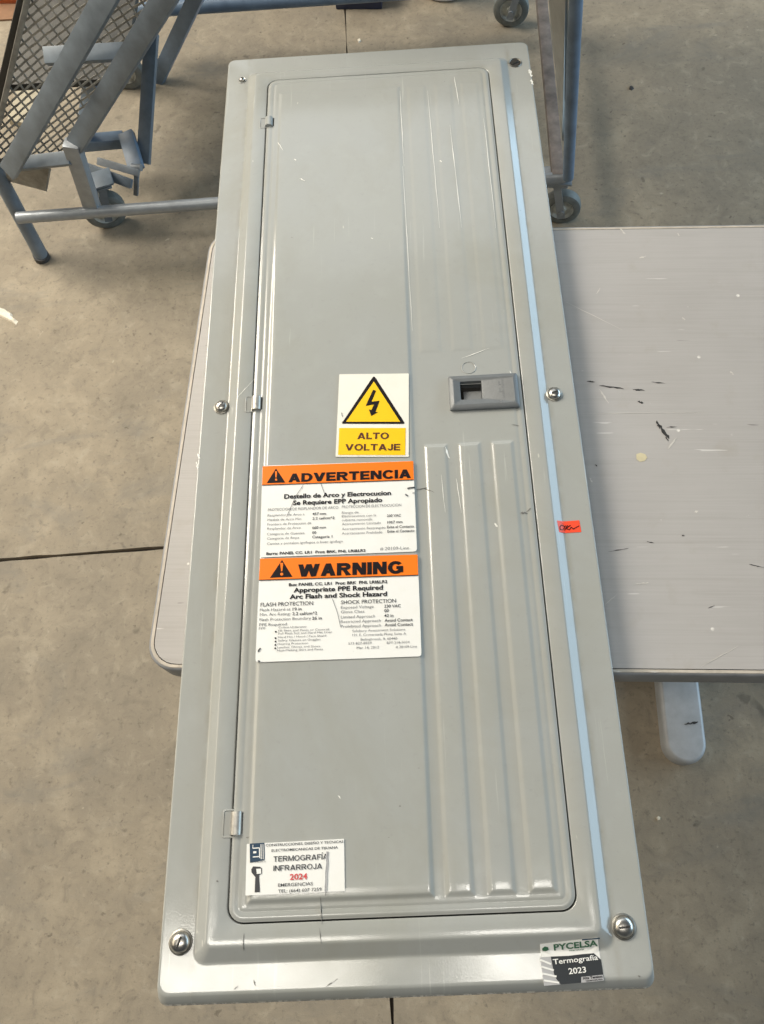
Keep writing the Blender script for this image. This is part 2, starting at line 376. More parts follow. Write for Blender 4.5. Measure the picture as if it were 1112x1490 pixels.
# ------------------------------------------------------------------ panelboard cover
ZF = TH + 0.032               # flange height
PZ = 0.0086                   # raised step above the flange
cov = tag(empty('panelboard_cover', (0, 0, ZF)), 'long grey enamelled steel panelboard cover with a hinged door and warning stickers', 'panel cover')
cinv = lambda p: Vector((p.x, p.y, p.z - ZF))
IN = (-0.2015, 0.2015, -0.6365, 0.6410)      # top of the raised step
OUT = (-0.2168, 0.2168, -0.6550, 0.6550)     # foot of the raised step
DX0, DX1, DY0, DY1 = -0.1800, 0.1805, -0.6165, 0.6220
def frame_z(x, y):
    d = max((IN[0] - x) / (IN[0] - OUT[0]), (x - IN[1]) / (OUT[1] - IN[1]), (IN[2] - y) / (IN[2] - OUT[2]), (y - IN[3]) / (OUT[3] - IN[3]))
    return PZ * (1 - slope01(d))
def RR(x, yt, yb, z, r): return rring(-x, x, yb, yt, z, r, 10)
rings = [RR(.2540, .6913, -.6913, -.032, .0115), RR(.2540, .6913, -.6913, -.0095, .0115), RR(.2538, .6911, -.6908, -.0083, .0115), RR(.2532, .6904, -.6880, -.0052, .0115),
         RR(.2525, .6896, -.6826, -.0010, .0115), RR(.2518, .6890, -.6812, -.0003, .0115), RR(.2508, .6880, -.6795, 0, .0115), RR(.2496, .6868, -.6783, 0, .0115)]
rings.append(RR(.2205, .6590, -.6590, 0, .0135)); rings.append(RR(.2180, .6562, -.6562, 0, .0125))
K = 16
for i in range(K + 1):
    t = i / K; zz = PZ * slope01(t)
    x = OUT[1] + (IN[1] - OUT[1]) * t; yt = OUT[3] + (IN[3] - OUT[3]) * t; yb = OUT[2] + (IN[2] - OUT[2]) * t
    rings.append(RR(x, yt, yb, zz, .012 - .006 * t))
rings.append(RR(.1985, .6385, -.6330, PZ, .006))
g = 0.0017
def RO(gx, z, r): return rring(DX0 - gx, DX1 + gx, DY0 - gx, DY1 + gx, z, r, 10)
rings += [RO(g + .0012, PZ, .018), RO(g + .0004, PZ - .0004, .0175), RO(g, PZ - .0014, .017), RO(g, PZ - .009, .017)]
fr = obj('frame', loft(rings), M_FRAME, cov); auto_smooth(fr, 60)
obj('gap_shade_sheet', loft([RO(g + .003, PZ - .0088, .017)], True), M_DARK, cov)  # dark sheet added below the door so its gap reads as shaded

# door: pressed sheet with a broad raised field and six ribs
RIBS = [(-.1625, .0365, -.6010, .592, .0026)]
for (a, b) in ((.0455, .0785), (.0895, .1215), (.1320, .1640)):
    RIBS.append((a, b, -.6010, -.069, .0018)); RIBS.append((a, b, .0705, .590, .0005))
SL = 0.0066
DZ = PZ + 0.0012
LX0, LX1, LY0, LY1 = .0833, .1758, -.0225, .0300      # latch
def door_h(x, y):
    h = 0.0
    for (a, b, c, d, hh) in RIBS:
        e = min(x - a, b - x, y - c, d - y)
        if e > 0:
            if a < 0: hh *= 1 - .62 * smooth01((y - .02) / .35)      # the field is pressed shallower towards the far end
            h = max(h, hh * smooth01(e / SL))
    e = min(x - DX0, DX1 - x, y - DY0, DY1 - y)
    # shallow folded rim
    h -= 0.0011 * (1 - smooth01(e / 0.0035))
    h -= 0.0007 * math.exp(-((e - 0.0095) / 0.0018) ** 2)
    h += 0.0005 * math.sin(x * 17 + 1) * math.sin(y * 5.3 + .4)      # sheet metal is never flat
    return h
def axis(lo, hi, step, feats):
    v = set()
    n = int((hi - lo) / step)
    for i in range(n + 1): v.add(round(lo + (hi - lo) * i / n, 5))
    for f, d in feats:
        for k in range(6): v.add(round(f + d * SL * k / 5, 5))
    for k in (0.0008, 0.0018, 0.003, 0.0045, 0.0065, 0.008, 0.0095, 0.011, 0.013): v.add(round(lo + k, 5)); v.add(round(hi - k, 5))
    v = sorted(q for q in v if lo <= q <= hi)
    out = [v[0]]
    for q in v[1:]:
        if q - out[-1] > 0.0004: out.append(q)
    out[-1] = hi
    return out
xs = axis(DX0, DX1, 0.008, [(r[0], 1) for r in RIBS] + [(r[1], -1) for r in RIBS])
ys = axis(DY0, DY1, 0.010, [(r[2], 1) for r in RIBS] + [(r[3], -1) for r in RIBS])
def snap(x, y, r=0.016):
    cx = DX0 + r if x < DX0 + r else DX1 - r if x > DX1 - r else None
    cy = DY0 + r if y < DY0 + r else DY1 - r if y > DY1 - r else None
    if cx is None or cy is None: return x, y
    u, v = x - cx, y - cy; m = max(abs(u), abs(v)); d = math.hypot(u, v)
    if d < 1e-9: return x, y
    return cx + u * m / d, cy + v * m / d
V, F, idx = [], [], {}
nx, ny = len(xs), len(ys)
for j, y in enumerate(ys):
    for i, x in enumerate(xs):
        sx_, sy_ = snap(x, y)
        idx[i, j] = len(V); V.append((sx_, sy_, DZ + door_h(x, y)))
for j in range(ny - 1):
    for i in range(nx - 1):
        cxm, cym = (xs[i] + xs[i + 1]) / 2, (ys[j] + ys[j + 1]) / 2
        if LX0 + .012 < cxm < LX1 - .012 and LY0 + .010 < cym < LY1 - .010: continue
        F.append((idx[i, j], idx[i + 1, j], idx[i + 1, j + 1], idx[i, j + 1]))
loop = [idx[i, 0] for i in range(nx)] + [idx[nx - 1, j] for j in range(1, ny)] + [idx[i, ny - 1] for i in range(nx - 2, -1, -1)] + [idx[0, j] for j in range(ny - 2, 0, -1)]
b0 = len(V)
for q in loop: V.append((V[q][0], V[q][1], DZ - 0.0085))
for k in range(len(loop)):
    k2 = (k + 1) % len(loop)
    F.append((loop[k], b0 + k, b0 + k2, loop[k2]))
door = obj('door', (V, F), M_DOOR, cov); auto_smooth(door, 50)

# latch, a sub-part of the door
LZ = DZ
def RL(i, z, r): return rring(LX0 + i, LX1 - i, LY0 + i, LY1 - i, z, r, 6)
hx0, hx1, hy0, hy1 = .0985, .1275, -.0085, .0195
lr = [RL(0, LZ - .002, .003), RL(0, LZ + .0035, .003), RL(.0012, LZ + .0050, .003), RL(.0062, LZ + .0066, .0025), RL(.0066, LZ + .0064, .0025)]
def RH(i, z): return rring(hx0 + i, hx1 - i, hy0 + i, hy1 - i, z, .0018, 6)
lr += [RH(-.0008, LZ + .0060), RH(0, LZ + .0054), RH(.0008, LZ - .011)]
lat = obj('latch', loft(lr), M_LATCH, door); auto_smooth(lat, 35)
obj('recess_floor', loft([RH(0, LZ - .0105)], True), M_DARK, door)
bm = bmesh.new(); bm_box(bm, Matrix.Translation((.1150, .0015, LZ - .0060)) @ Matrix.Rotation(-.25, 4, 'X'), .024, .019, .004, .001)
auto_smooth(obj('latch_slide', bm, M_LATCHIN, door))
bm = bmesh.new()
for k in range(11):
    for r_ in range(2):
        if random.random() < .85:
            bm_box(bm, Matrix.Translation((.1508 + r_ * .0042, -.0165 + k * .0036, LZ + .0061)), random.uniform(.0022, .0034), .0020, .0007, 0)
obj('moulded_lettering', bm, M_LATCHIN, door)
bm = bmesh.new(); bm_lathe(bm, [(.0098, DZ - .0005), (.0098, DZ + .0004), (.0093, DZ + .0008), (.0086, DZ + .0004), (.0086, DZ - .0002), (0, DZ - .0002)], Matrix.Translation((.1125, .0445, 0)), 40)
auto_smooth(obj('lock_knockout', bm, M_DOOR, door), 60)

# hinges
for k, (hx, hy, painted, sc) in enumerate(((-.1765, .5272, True, .9), (-.1757, .0060, False, 1.0), (-.1765, -.5200, False, 1.15))):
    h = empty('hinge', (hx, hy, PZ)); h.parent = cov
    ln = .0205 * sc
    n = 10; prof = []
    for i in range(n + 1):
        a = PI * (1.05 - 1.1 * i / n)
        prof.append((.0002 + .0062 * math.cos(a), .0008 + .0052 * math.sin(a)))
    prof = [(-.0120, -.0006), (-.0068, -.0004)] + prof + [(.0066, -.0020)]
    V, F = [], []
    for (yy) in (-ln / 2, ln / 2):
        for (x, z) in prof: V.append((x, yy, z))
    m = len(prof)
    for i in range(m - 1): F.append((i, m + i, m + i + 1, i + 1))
    F.append(tuple(range(m))); F.append(tuple(reversed(range(m, 2 * m))))
    kn = obj('knuckle', (V, F), M_FRAME if painted else M_HINGE, h)
    auto_smooth(kn, 40)
    bm = bmesh.new(); bm_box(bm, Matrix.Translation((.0076, 0, .0009)), .0018, ln * .92, .0006, 0)
    obj('slot', bm, M_DARK, h)
    rg = loft([rring(-.0150, .0010, -ln * .62, ln * .62, .0001, .0025, 4), rring(-.0146, .0006, -ln * .60, ln * .60, .0007, .0023, 4), rring(-.0136, -.0004, -ln * .56, ln * .56, .0007, .002, 4),
               rring(-.0132, -.0008, -ln * .54, ln * .54, .0002, .002, 4)])
    auto_smooth(obj('leaf', rg, M_FRAME, h), 40)

# screws
def screw(loc, kind, rot, label):
    s = empty('screw', (loc[0], loc[1], 0)); s.parent = cov; s.rotation_euler = (0, 0, rot); s['label'] = label
    if kind == 'hole':
        bm = bmesh.new(); bm_lathe(bm, [(.0070, .0002), (.0064, .0009), (.0052, .0006), (.0046, .0002)], seg=28)
        auto_smooth(obj('rim', bm, M_FRAME, s), 60)
        bm = bmesh.new(); bm_lathe(bm, [(.0050, .0003), (0, .0004)], seg=24); obj('hole', bm, M_DARK, s)
        bm = bmesh.new(); bm_lathe(bm, [(.0040, .0003), (.0040, .0028), (.0030, .0042), (0, .0048)], seg=20)
        auto_smooth(obj('head', bm, M_ZINC, s), 50)
        return
    if kind == 'sunk':
        bm = bmesh.new(); bm_lathe(bm, [(.0108, .0002), (.0104, .0012), (.0094, .0014), (.0088, .0006)], seg=32)
        auto_smooth(obj('rim', bm, M_DULL, s), 50)
        bm = bmesh.new(); bm_lathe(bm, [(.0092, .0004), (0, .0005)], seg=28); obj('hole', bm, M_DARK, s)
        bm = bmesh.new(); bm_box(bm, Matrix.Translation((0, 0, .0013)), .0125, .0030, .0014, .0004)
        auto_smooth(obj('slot', bm, M_ZINC, s), 40)
        return
    k = 1.0 if kind == 'dome' else .86
    bm = bmesh.new(); bm_lathe(bm, [(.0126 * k, .0001), (.0124 * k, .0012), (.0110 * k, .0018), (.0098 * k, .0010), (.0085 * k, .0006)], seg=36)
    auto_smooth(obj('washer', bm, M_DULL, s), 50)
    bm = bmesh.new(); bm_lathe(bm, [(.0100 * k, .0004), (.0098 * k, .0026), (.0086 * k, .0046), (.0062 * k, .0061), (.0034 * k, .0068), (0, .0070)], seg=36)
    auto_smooth(obj('head', bm, M_ZINC, s), 60)
    bm = bmesh.new(); bm_box(bm, Matrix.Translation((0, 0, .0064)), .0112 * k, .0020 * k, .0016, 0)
    obj('slot', bm, M_DARK, s)
screw((-.2270, .6385), 'hole', .2, 'small bright screw in a bare hole')
screw((.2280, .6400), 'sunk', .5, 'dark sunken slotted screw')
screw((-.2250, .0090), 'mid', .9, 'domed slotted screw'); screw((.2245, .0015), 'mid', .35, 'domed slotted screw')
screw((-.2310, -.6330), 'dome', 1.25, 'large domed slotted screw with a washer'); screw((.2275, -.6345), 'dome', .1, 'large domed slotted screw with a washer')

# ------------------------------------------------------------------ stickers with their print
def surf(x, y):
    if DX0 < x < DX1 and DY0 < y < DY1: return DZ + door_h(x, y)
    return frame_z(x, y)
FONT_MESH = {}
def text_mesh(body, bold):
    cu = bpy.data.curves.new('t', 'FONT'); cu.body = body; cu.size = 1.0; cu.offset = bold; cu.resolution_u = 3; cu.fill_mode = 'FRONT'
    o = bpy.data.objects.new('t', cu); me = bpy.data.meshes.new_from_object(o)
    v = [tuple(q.co[:2]) for q in me.vertices]; f = [tuple(p.vertices) for p in me.polygons]
    bpy.data.objects.remove(o); bpy.data.curves.remove(cu); bpy.data.meshes.remove(me)
    return v, f
CAPH = None
def cap_h():
    global CAPH
    if CAPH is None:
        v, _ = text_mesh('H', 0); CAPH = max(q[1] for q in v) - min(q[1] for q in v)
    return CAPH
def skin(x, y):
    # a stuck label bridges the pressed steps of the door
    if DX0 < x < DX1 and DY0 < y < DY1: return DZ + .0032 - .0018 * smooth01((y - .02) / .35) * (y > .05) + 0.0005 * math.sin(x * 17 + 1) * math.sin(y * 5.3 + .4)
    return frame_z(x, y)
def arcq(cx, cy, rx, ry, t, a0, a1, n=10):
    out = []
    for i in range(n):
        a, b = math.radians(a0 + (a1 - a0) * i / n), math.radians(a0 + (a1 - a0) * (i + 1) / n)
        out.append([(cx + rx * math.cos(a), cy + ry * math.sin(a)), (cx + rx * math.cos(b), cy + ry * math.sin(b)),
                    (cx + (rx - t) * math.cos(b), cy + (ry - t * .86) * math.sin(b)), (cx + (rx - t) * math.cos(a), cy + (ry - t * .86) * math.sin(a))])
    return out
def glyph(ch, t):
    """heavy block capitals as convex pieces, 1 unit tall"""
    R_ = lambda x0, y0, x1, y1: [(x0, y0), (x1, y0), (x1, y1), (x0, y1)]
    u = t * .86
    if ch in 'AV':
        w_ = .96; f = (lambda y: y) if ch == 'A' else (lambda y: 1 - y)
        p = [[(0, f(0)), (1.12 * t, f(0)), (w_ / 2 + .56 * t, f(1)), (w_ / 2 - .56 * t, f(1))], [(w_, f(0)), (w_ - 1.12 * t, f(0)), (w_ / 2 - .56 * t, f(1)), (w_ / 2 + .56 * t, f(1))]]
        if ch == 'A': p.append(R_(.2, .2, w_ - .2, .2 + u * .9))
        return w_, p
    if ch == 'W':
        w_ = 1.38; a, b, c_ = t * .55, w_ * .28, w_ / 2
        return w_, [[(0, 1), (2 * a, 1), (b + a, 0), (b - a, 0)], [(b - a, 0), (b + a, 0), (c_ + a, 1), (c_ - a, 1)], [(c_ - a, 1), (c_ + a, 1), (w_ - b + a, 0), (w_ - b - a, 0)], [(w_ - b - a, 0), (w_ - b + a, 0), (w_, 1), (w_ - 2 * a, 1)]]
    if ch == 'M':
        w_ = 1.04; c_ = w_ / 2
        return w_, [R_(0, 0, t, 1), R_(w_ - t, 0, w_, 1), [(0, 1), (t * 1.1, 1), (c_ + t * .4, 0), (c_ - t * .4, 0)], [(w_, 1), (w_ - t * 1.1, 1), (c_ - t * .4, 0), (c_ + t * .4, 0)]]
    if ch == 'N': return .88, [R_(0, 0, t, 1), R_(.88 - t, 0, .88, 1), [(0, 1), (t * 1.15, 1), (.88, 0), (.88 - t * 1.15, 0)]]
    if ch == 'E': return .76, [R_(0, 0, t, 1), R_(0, 0, .76, u), R_(0, 1 - u, .75, 1), R_(0, .5 - u / 2, .70, .5 + u / 2)]
    if ch == 'F': return .70, [R_(0, 0, t, 1), R_(0, 1 - u, .70, 1), R_(0, .46 - u / 2, .63, .46 + u / 2)]
    if ch == 'L': return .68, [R_(0, 0, t, 1), R_(0, 0, .68, u)]
    if ch == 'T': return .82, [R_(.41 - t / 2, 0, .41 + t / 2, 1), R_(0, 1 - u, .82, 1)]
    if ch in 'IÍ':
        p = [R_(0, 0, t, 1)]
        if ch == 'Í': p.append([(t * .2, 1.07), (t * .9, 1.07), (t * 1.9, 1.3), (t * .7, 1.3)])
        return t, p
    if ch == 'O': return 1.0, arcq(.5, .5, .5, .52, t, 0, 360, 22)
    if ch == 'C': return .90, arcq(.49, .5, .49, .52, t, 38, 322, 18)
    if ch == 'G': return .98, arcq(.5, .5, .5, .52, t, 38, 335, 18) + [R_(.54, .36, .98, .36 + u), R_(.98 - t, .10, .98, .36)]
    if ch == 'D': return .90, [R_(0, 0, t, 1), R_(0, 0, .45, u), R_(0, 1 - u, .45, 1)] + arcq(.42, .5, .48, .5, t, -90, 90, 12)
    if ch == 'R': return .92, [R_(0, 0, t, 1), R_(0, 1 - u, .55, 1), R_(0, .40, .55, .40 + u)] + arcq(.54, .70, .34, .30, t, -90, 90, 10) + [[(.38, .42), (.64, .42), (.94, 0), (.94 - 1.25 * t, 0)]]
    if ch == 'J': return .62, [R_(.62 - t, .3, .62, 1)] + arcq(.31, .30, .31, .32, t, 180, 360, 12)
    return .4, []
class Sticker:
    def __init__(s, name, label, corners, zref, base, round_=0.002, win=(0, 0, 1.0), res=10):
        s.win = win; s.zref = zref
        P = [s.W(*c, raw=True) for c in corners]; s.P = P          # TL TR BR BL in cover-local
        s.ux = (P[1] - P[0] + P[2] - P[3]).normalized(); s.uy = Vector((-s.ux.y, s.ux.x))
        # rounded outline lofted to the inside so the sheet can follow the metal
        cx = sum((p for p in P), Vector((0, 0))) / 4
        out = []
        for k in range(4):
            p, q, r = P[k], P[(k - 1) % 4], P[(k + 1) % 4]
            a = p + (q - p).normalized() * round_; b = p + (r - p).normalized() * round_
            for i in range(4):
                t = i / 3; out.append((a * (1 - t) + p * t) * (1 - t) + (p * (1 - t) + b * t) * t)
        dense = []
        for i in range(len(out)):
            a, b = out[i], out[(i + 1) % len(out)]; n = max(1, int((b - a).length / 0.006))
            for k in range(n): dense.append(a + (b - a) * (k / n))
        V, F = [], []; n = len(dense)
        for k, (sc, dz) in enumerate([(1.0, -0.0001), (1.0, 0.0005)] + [(1 - (i + 1) / res * .999, 0.0005) for i in range(res)]):
            for p in dense:
                q = cx + (p - cx) * sc; V.append((q.x, q.y, skin(q.x, q.y) + dz))
        rows = len(V) // n
        area_ = sum(dense[i].x * dense[(i + 1) % n].y - dense[(i + 1) % n].x * dense[i].y for i in range(n))
        for k in range(rows - 1):
            for i in range(n):
                j = (i + 1) % n; f = (k * n + i, k * n + j, (k + 1) * n + j, (k + 1) * n + i)
                F.append(f if area_ > 0 else tuple(reversed(f)))
        s.o = obj(name, (V, F), base, cov); s.o['label'] = label
        s.lay = {}; s.n = 0
    def W(s, x, y, raw=False):
        x0, y0, k = (0, 0, 1.0) if raw else s.win
        p = px(x0 + x / k, y0 + y / k, ZF + s.zref); return Vector((p.x, p.y))
    def add(s, layer, mat, V, F, dz):
        L = s.lay.setdefault((layer, s.n), [mat, [], []]); b = len(L[1])
        L[1] += [(v.x, v.y, skin(v.x, v.y) + dz) for v in V]
        L[2] += [tuple(b + i for i in f) for f in F]
    def poly(s, layer, mat, pts, dz=0.0009, new=True):
        s.n += new
        V = [s.W(*p) for p in pts]
        a = sum(V[i].x * V[(i + 1) % len(V)].y - V[(i + 1) % len(V)].x * V[i].y for i in range(len(V)))
        if a < 0: V = V[::-1]
        # subdivide four-sided shapes so they follow the sheet below
        if len(V) == 4:
            n = 6; G = []
            for j in range(n + 1):
                for i in range(n + 1):
                    u, v = i / n, j / n
                    G.append((V[0] * (1 - u) + V[1] * u) * (1 - v) + (V[3] * (1 - u) + V[2] * u) * v)
            s.add(layer, mat, G, [(j * (n + 1) + i, j * (n + 1) + i + 1, (j + 1) * (n + 1) + i + 1, (j + 1) * (n + 1) + i) for j in range(n) for i in range(n)], dz)
        else: s.add(layer, mat, V, [tuple(range(len(V)))], dz)
    def text(s, layer, mat, body, p0, x1, h, bold=0.0, dz=0.0012):
        """baseline starts at p0 (zoomed pixels), runs to x1, capitals h pixels tall"""
        s.n += 1
        v, f = text_mesh(body, bold)
        if not v: return
        a = s.W(*p0); e = s.W(x1, p0[1]); wid = (e - a).dot(s.ux) if True else 0
        hh = abs((s.W(p0[0], p0[1] - h) - a).dot(s.uy))
        xmin = min(q[0] for q in v); xmax = max(q[0] for q in v)
        kx = wid / (xmax - xmin); ky = hh / cap_h()
        s.add(layer, mat, [a + s.ux * ((q[0] - xmin) * kx) + s.uy * (q[1] * ky) for q in v], f, dz)
    def block(s, layer, mat, body, p0, x1, h, t=.24, gap=.07, dz=0.0012):
        s.n += 1; pen, P_ = 0.0, []
        for ch in body:
            w_, ps = glyph(ch, t)
            P_ += [[(x + pen, y) for (x, y) in p] for p in ps]; pen += w_ + gap
        a = s.W(*p0); wid = (s.W(x1, p0[1]) - a).dot(s.ux); hh = abs((s.W(p0[0], p0[1] - h) - a).dot(s.uy))
        kx = wid / (pen - gap)
        for k, p in enumerate(P_):
            V = [a + s.ux * (x * kx) + s.uy * (y * hh) for (x, y) in p]
            ar = sum(V[i].x * V[(i + 1) % 4].y - V[(i + 1) % 4].x * V[i].y for i in range(4))
            s.add(layer, mat, V if ar > 0 else V[::-1], [(0, 1, 2, 3)], dz + (k % 5) * 4e-5)
    def line(s, layer, mat, pts, wd, dz=0.0014):
        s.n += 1
        for (a, b) in zip(pts, pts[1:]):
            L = math.hypot(b[0] - a[0], b[1] - a[1]) or 1; nx_, ny_ = -(b[1] - a[1]) / L * wd / 2, (b[0] - a[0]) / L * wd / 2
            s.poly(layer, mat, [(a[0] + nx_, a[1] + ny_), (b[0] + nx_, b[1] + ny_), (b[0] - nx_, b[1] - ny_), (a[0] - nx_, a[1] - ny_)], dz, False)
    def done(s):
        for (name, _), (mat, V, F) in s.lay.items(): obj(name, (V, F), mat, s.o)

ZD = DZ + 0.003
# high voltage
st = Sticker('high_voltage_sticker', 'cream sticker with a yellow lightning triangle', [(494, 545), (595, 544), (595, 665), (488.5, 665)], ZD, M_CREAM, .001, (480, 530, 8.554))
st.poly('triangle', M_BLACK, [(535, 168), (550, 158), (566, 168), (930, 730), (924, 748), (160, 745), (158, 728)])
st.poly('triangle_fill', M_YELLOW, [(550, 222), (876, 722), (205, 722)], .0012)
st.poly('lightning', M_BLACK, [(540, 326), (578, 340), (520, 475), (622, 462), (570, 602), (604, 606), (517, 652), (488, 570), (520, 578), (552, 508), (448, 528)], .0015)
st.poly('caption_field', M_YELLOW, [(120, 798), (945, 798), (940, 1135), (105, 1132)])
st.block('lettering', M_MAUVE, 'ALTO', (343, 938), 735, 80, .22, .1)
st.block('lettering', M_MAUVE, 'VOLTAJE', (192, 1080), 878, 80, .22, .1)
st.line('edge_scuff', M_INK, [(148, 610), (158, 660)], 7); st.line('edge_scuff', M_INK, [(150, 730), (165, 725)], 8)
st.done()

# Spanish arc-flash label
st = Sticker('arc_flash_sticker', 'white sticker with an orange band reading ADVERTENCIA', [(382, 678), (601.5, 671), (607, 802.5), (378.5, 811.5)], ZD, M_WHITE, .004, (370, 670, 4.448))
st.poly('header_band', M_ORANGE, [(56, 40), (1030, 6), (1034, 128), (52, 164)])
st.line('header_band_edge', M_BLACK, [(52, 163), (1034, 128)], 4)
def alert(st, pts, bang):
    st.poly('alert_triangle', M_BLACK, pts, .0011)
    (bx, by, bh) = bang
    st.poly('exclamation_mark', M_ORANGE, [(bx - bh * .11, by - bh), (bx + bh * .11, by - bh), (bx + bh * .05, by - bh * .36), (bx - bh * .05, by - bh * .36)], .0014)
    st.poly('exclamation_mark', M_ORANGE, [(bx + bh * .12 * math.cos(a * PI / 4), by - bh * .13 + bh * .12 * math.sin(a * PI / 4)) for a in range(8)], .0014)
alert(st, [(143, 54), (203, 146), (82, 150)], (143, 136, 62))
st.block('header_lettering', M_BLACK, 'ADVERTENCIA', (222, 145), 1016, 56, .27)
B_, G_ = 'bold_lettering', 'small_lettering'
def tilt(x, y): return (x, y)
for (t, x, y, x1, h) in (('Destello de Arco y Electrocucion', 195, 250, 886, 27), ('Se Requiere EPP Apropiado', 252, 291, 830, 27), ('Barra: PANEL CC. LR1  Prot: BRK, PNL LRI&LR2', 80, 614, 722, 16)):
    st.text(B_, M_BLACK, t, (x, y), x1, h, .028)
for (t, x, y, x1, h) in (('PROTECCION DE RESPLANDOR DE ARCO', 90, 331, 545, 17), ('PROTECCION DE ELECTROCUCION', 568, 312, 952, 17), ('Resplandor de Arco a', 88, 366, 326, 15), ('Medida de Arco Min', 88, 395, 305, 15),
        ('Frontera de Proteccion de', 86, 424, 370, 15), ('Resplandor de Arco', 86, 452, 302, 15), ('Categoria de Guantes', 84, 487, 326, 15), ('Categoria de Ropa', 84, 516, 292, 15),
        ('Camisa y pantalon ignifugos o buzo ignifugo', 84, 549, 575, 15), ('Riesgo de', 568, 348, 676, 15), ('Electrocucion con la', 568, 371, 790, 15), ('cubierta removida', 568, 396, 765, 15),
        ('Acercamiento Limitado', 568, 421, 820, 15), ('Acercamiento Restringido', 568, 453, 850, 15), ('Acercamiento Prohibido', 568, 482, 830, 15), ('# 20109-Line', 815, 583, 1003, 20)):
    st.text(G_, M_INK, t, (x, y), x1, h, -.004)
for (t, x, y, x1, h) in (('457 mm', 378, 357, 466, 16), ('2.2 cal/cm^2', 378, 386, 520, 16), ('660 mm', 376, 446, 465, 16), ('00', 376, 478, 402, 16), ('Categoria 1', 376, 506, 506, 16),
        ('230 VAC', 860, 368, 950, 16), ('1067 mm', 862, 410, 960, 16), ('Evite el Contacto', 860, 441, 1034, 16), ('Evite el Contacto', 862, 469, 1038, 16)):
    st.text('value_lettering', M_INKD, t, (x, y), x1, h, .012)
st.line('scratch', M_INK, [(318, 164), (272, 232), (212, 366)], 3.2); st.line('scratch', M_INK, [(432, 152), (458, 222)], 3.2)
st.line('scratch', M_INKD, [(992, 184), (1010, 180), (1040, 176)], 9); st.line('scratch', M_INK, [(978, 222), (996, 232)], 9); st.line('scratch', M_INK, [(1024, 213), (1038, 213)], 5)
st.done()

# English arc-flash label
st = Sticker('arc_flash_sticker', 'white sticker with an orange band reading WARNING', [(378.5, 814), (608, 807), (613.5, 955), (372, 964)], ZD, M_WHITE, .004, (370, 800, 4.448))
st.poly('header_band', M_ORANGE, [(40, 60), (1058, 32), (1062, 166), (32, 200)])
st.line('header_band_edge', M_BLACK, [(32, 200), (1062, 166)], 5)
alert(st, [(182, 68), (250, 178), (104, 184)], (180, 172, 84))
st.block('header_lettering', M_BLACK, 'WARNING', (284, 178), 966, 80, .29)
for (t, x, y, x1, h) in (('Bus: PANEL CC. LR1  Prot: BRK  PNL LRI&LR2', 226, 238, 862, 18), ('Appropriate PPE Required', 256, 278, 834, 28), ('Arc Flash and Shock Hazard', 230, 321, 860, 28)):
    st.text(B_, M_BLACK, t, (x, y), x1, h, .028)
for (t, x, y, x1, h) in (('FLASH PROTECTION', 42, 370, 382, 24), ('SHOCK PROTECTION', 562, 354, 918, 24)):
    st.text('heading_lettering', M_INKD, t, (x, y), x1, h, .002)
for (t, x, y, x1, h) in (('Flash Hazard at', 38, 401, 236, 18), ('Min. Arc Rating:', 38, 431, 235, 18), ('Flash Protection Boundary', 36, 464, 368, 18), ('PPE Required', 34, 497, 212, 18), ('FPF', 32, 518, 74, 13), ('Cotton Underwear', 160, 511, 342, 13),
        ('FR Shirt and Pants or Coverall', 158, 533, 485, 13), ('Full Flash Suit and Hard Hat Liner', 158, 551, 505, 13), ('Hard Hat / Hood / Face Shield', 156, 574, 466, 13), ('Safety Glasses or Goggles', 156, 596, 430, 13),
        ('Hearing Protection', 154, 618, 350, 13), ('Leather Gloves and Shoes', 152, 640, 428, 13), ('Non-Melting Shirt and Pants', 150, 660, 445, 13),
        ('Exposed Voltage', 562, 384, 774, 18), ('Glove Class', 562, 413, 714, 18), ('Limited Approach', 562, 446, 782, 18), ('Restricted Approach', 562, 476, 820, 18), ('Prohibited Approach', 562, 507, 820, 18),
        ('Safebury Assessment Solutions', 636, 534, 978, 15), ('121 E. Crossroads Pkwy Suite A', 636, 561, 984, 15), ('Bolingbrook, IL 60440', 690, 589, 926, 15), ('573 827-8559', 610, 616, 760, 15), ('877-318-5034', 858, 610, 1006, 15),
        ('Mar 14, 2012', 664, 644, 808, 16), ('# 20109-Line', 916, 638, 1054, 16)):
    st.text(G_, M_INK, t, (x, y), x1, h, -.002)
for (t, x, y, x1, h) in (('19 in', 250, 396, 308, 19), ('2.2 cal/cm^2', 248, 426, 408, 19), ('26 in', 376, 455, 438, 19), ('230 VAC', 842, 376, 948, 19), ('00', 842, 405, 872, 19), ('42 in', 842, 437, 902, 19), ('Avoid Contact', 844, 468, 1026, 19), ('Avoid Contact', 844, 497, 1028, 19)):
    st.text('value_lettering', M_INKD, t, (x, y), x1, h, .012)
for (x, y) in ((142, 533), (140, 574), (140, 596), (139, 618), (138, 640)):
    st.poly('bullet', M_BLACK, [(x - 5, y - 5), (x + 5, y - 5), (x + 5, y + 5), (x - 5, y + 5)], .0012)
st.line('scratch', M_INK, [(508, 322), (540, 410), (560, 500)], 3.0); st.line('scratch', M_INKD, [(28, 664), (36, 645), (44, 640)], 9); st.line('scratch', M_INKD, [(26, 722), (40, 724)], 9)
st.done()

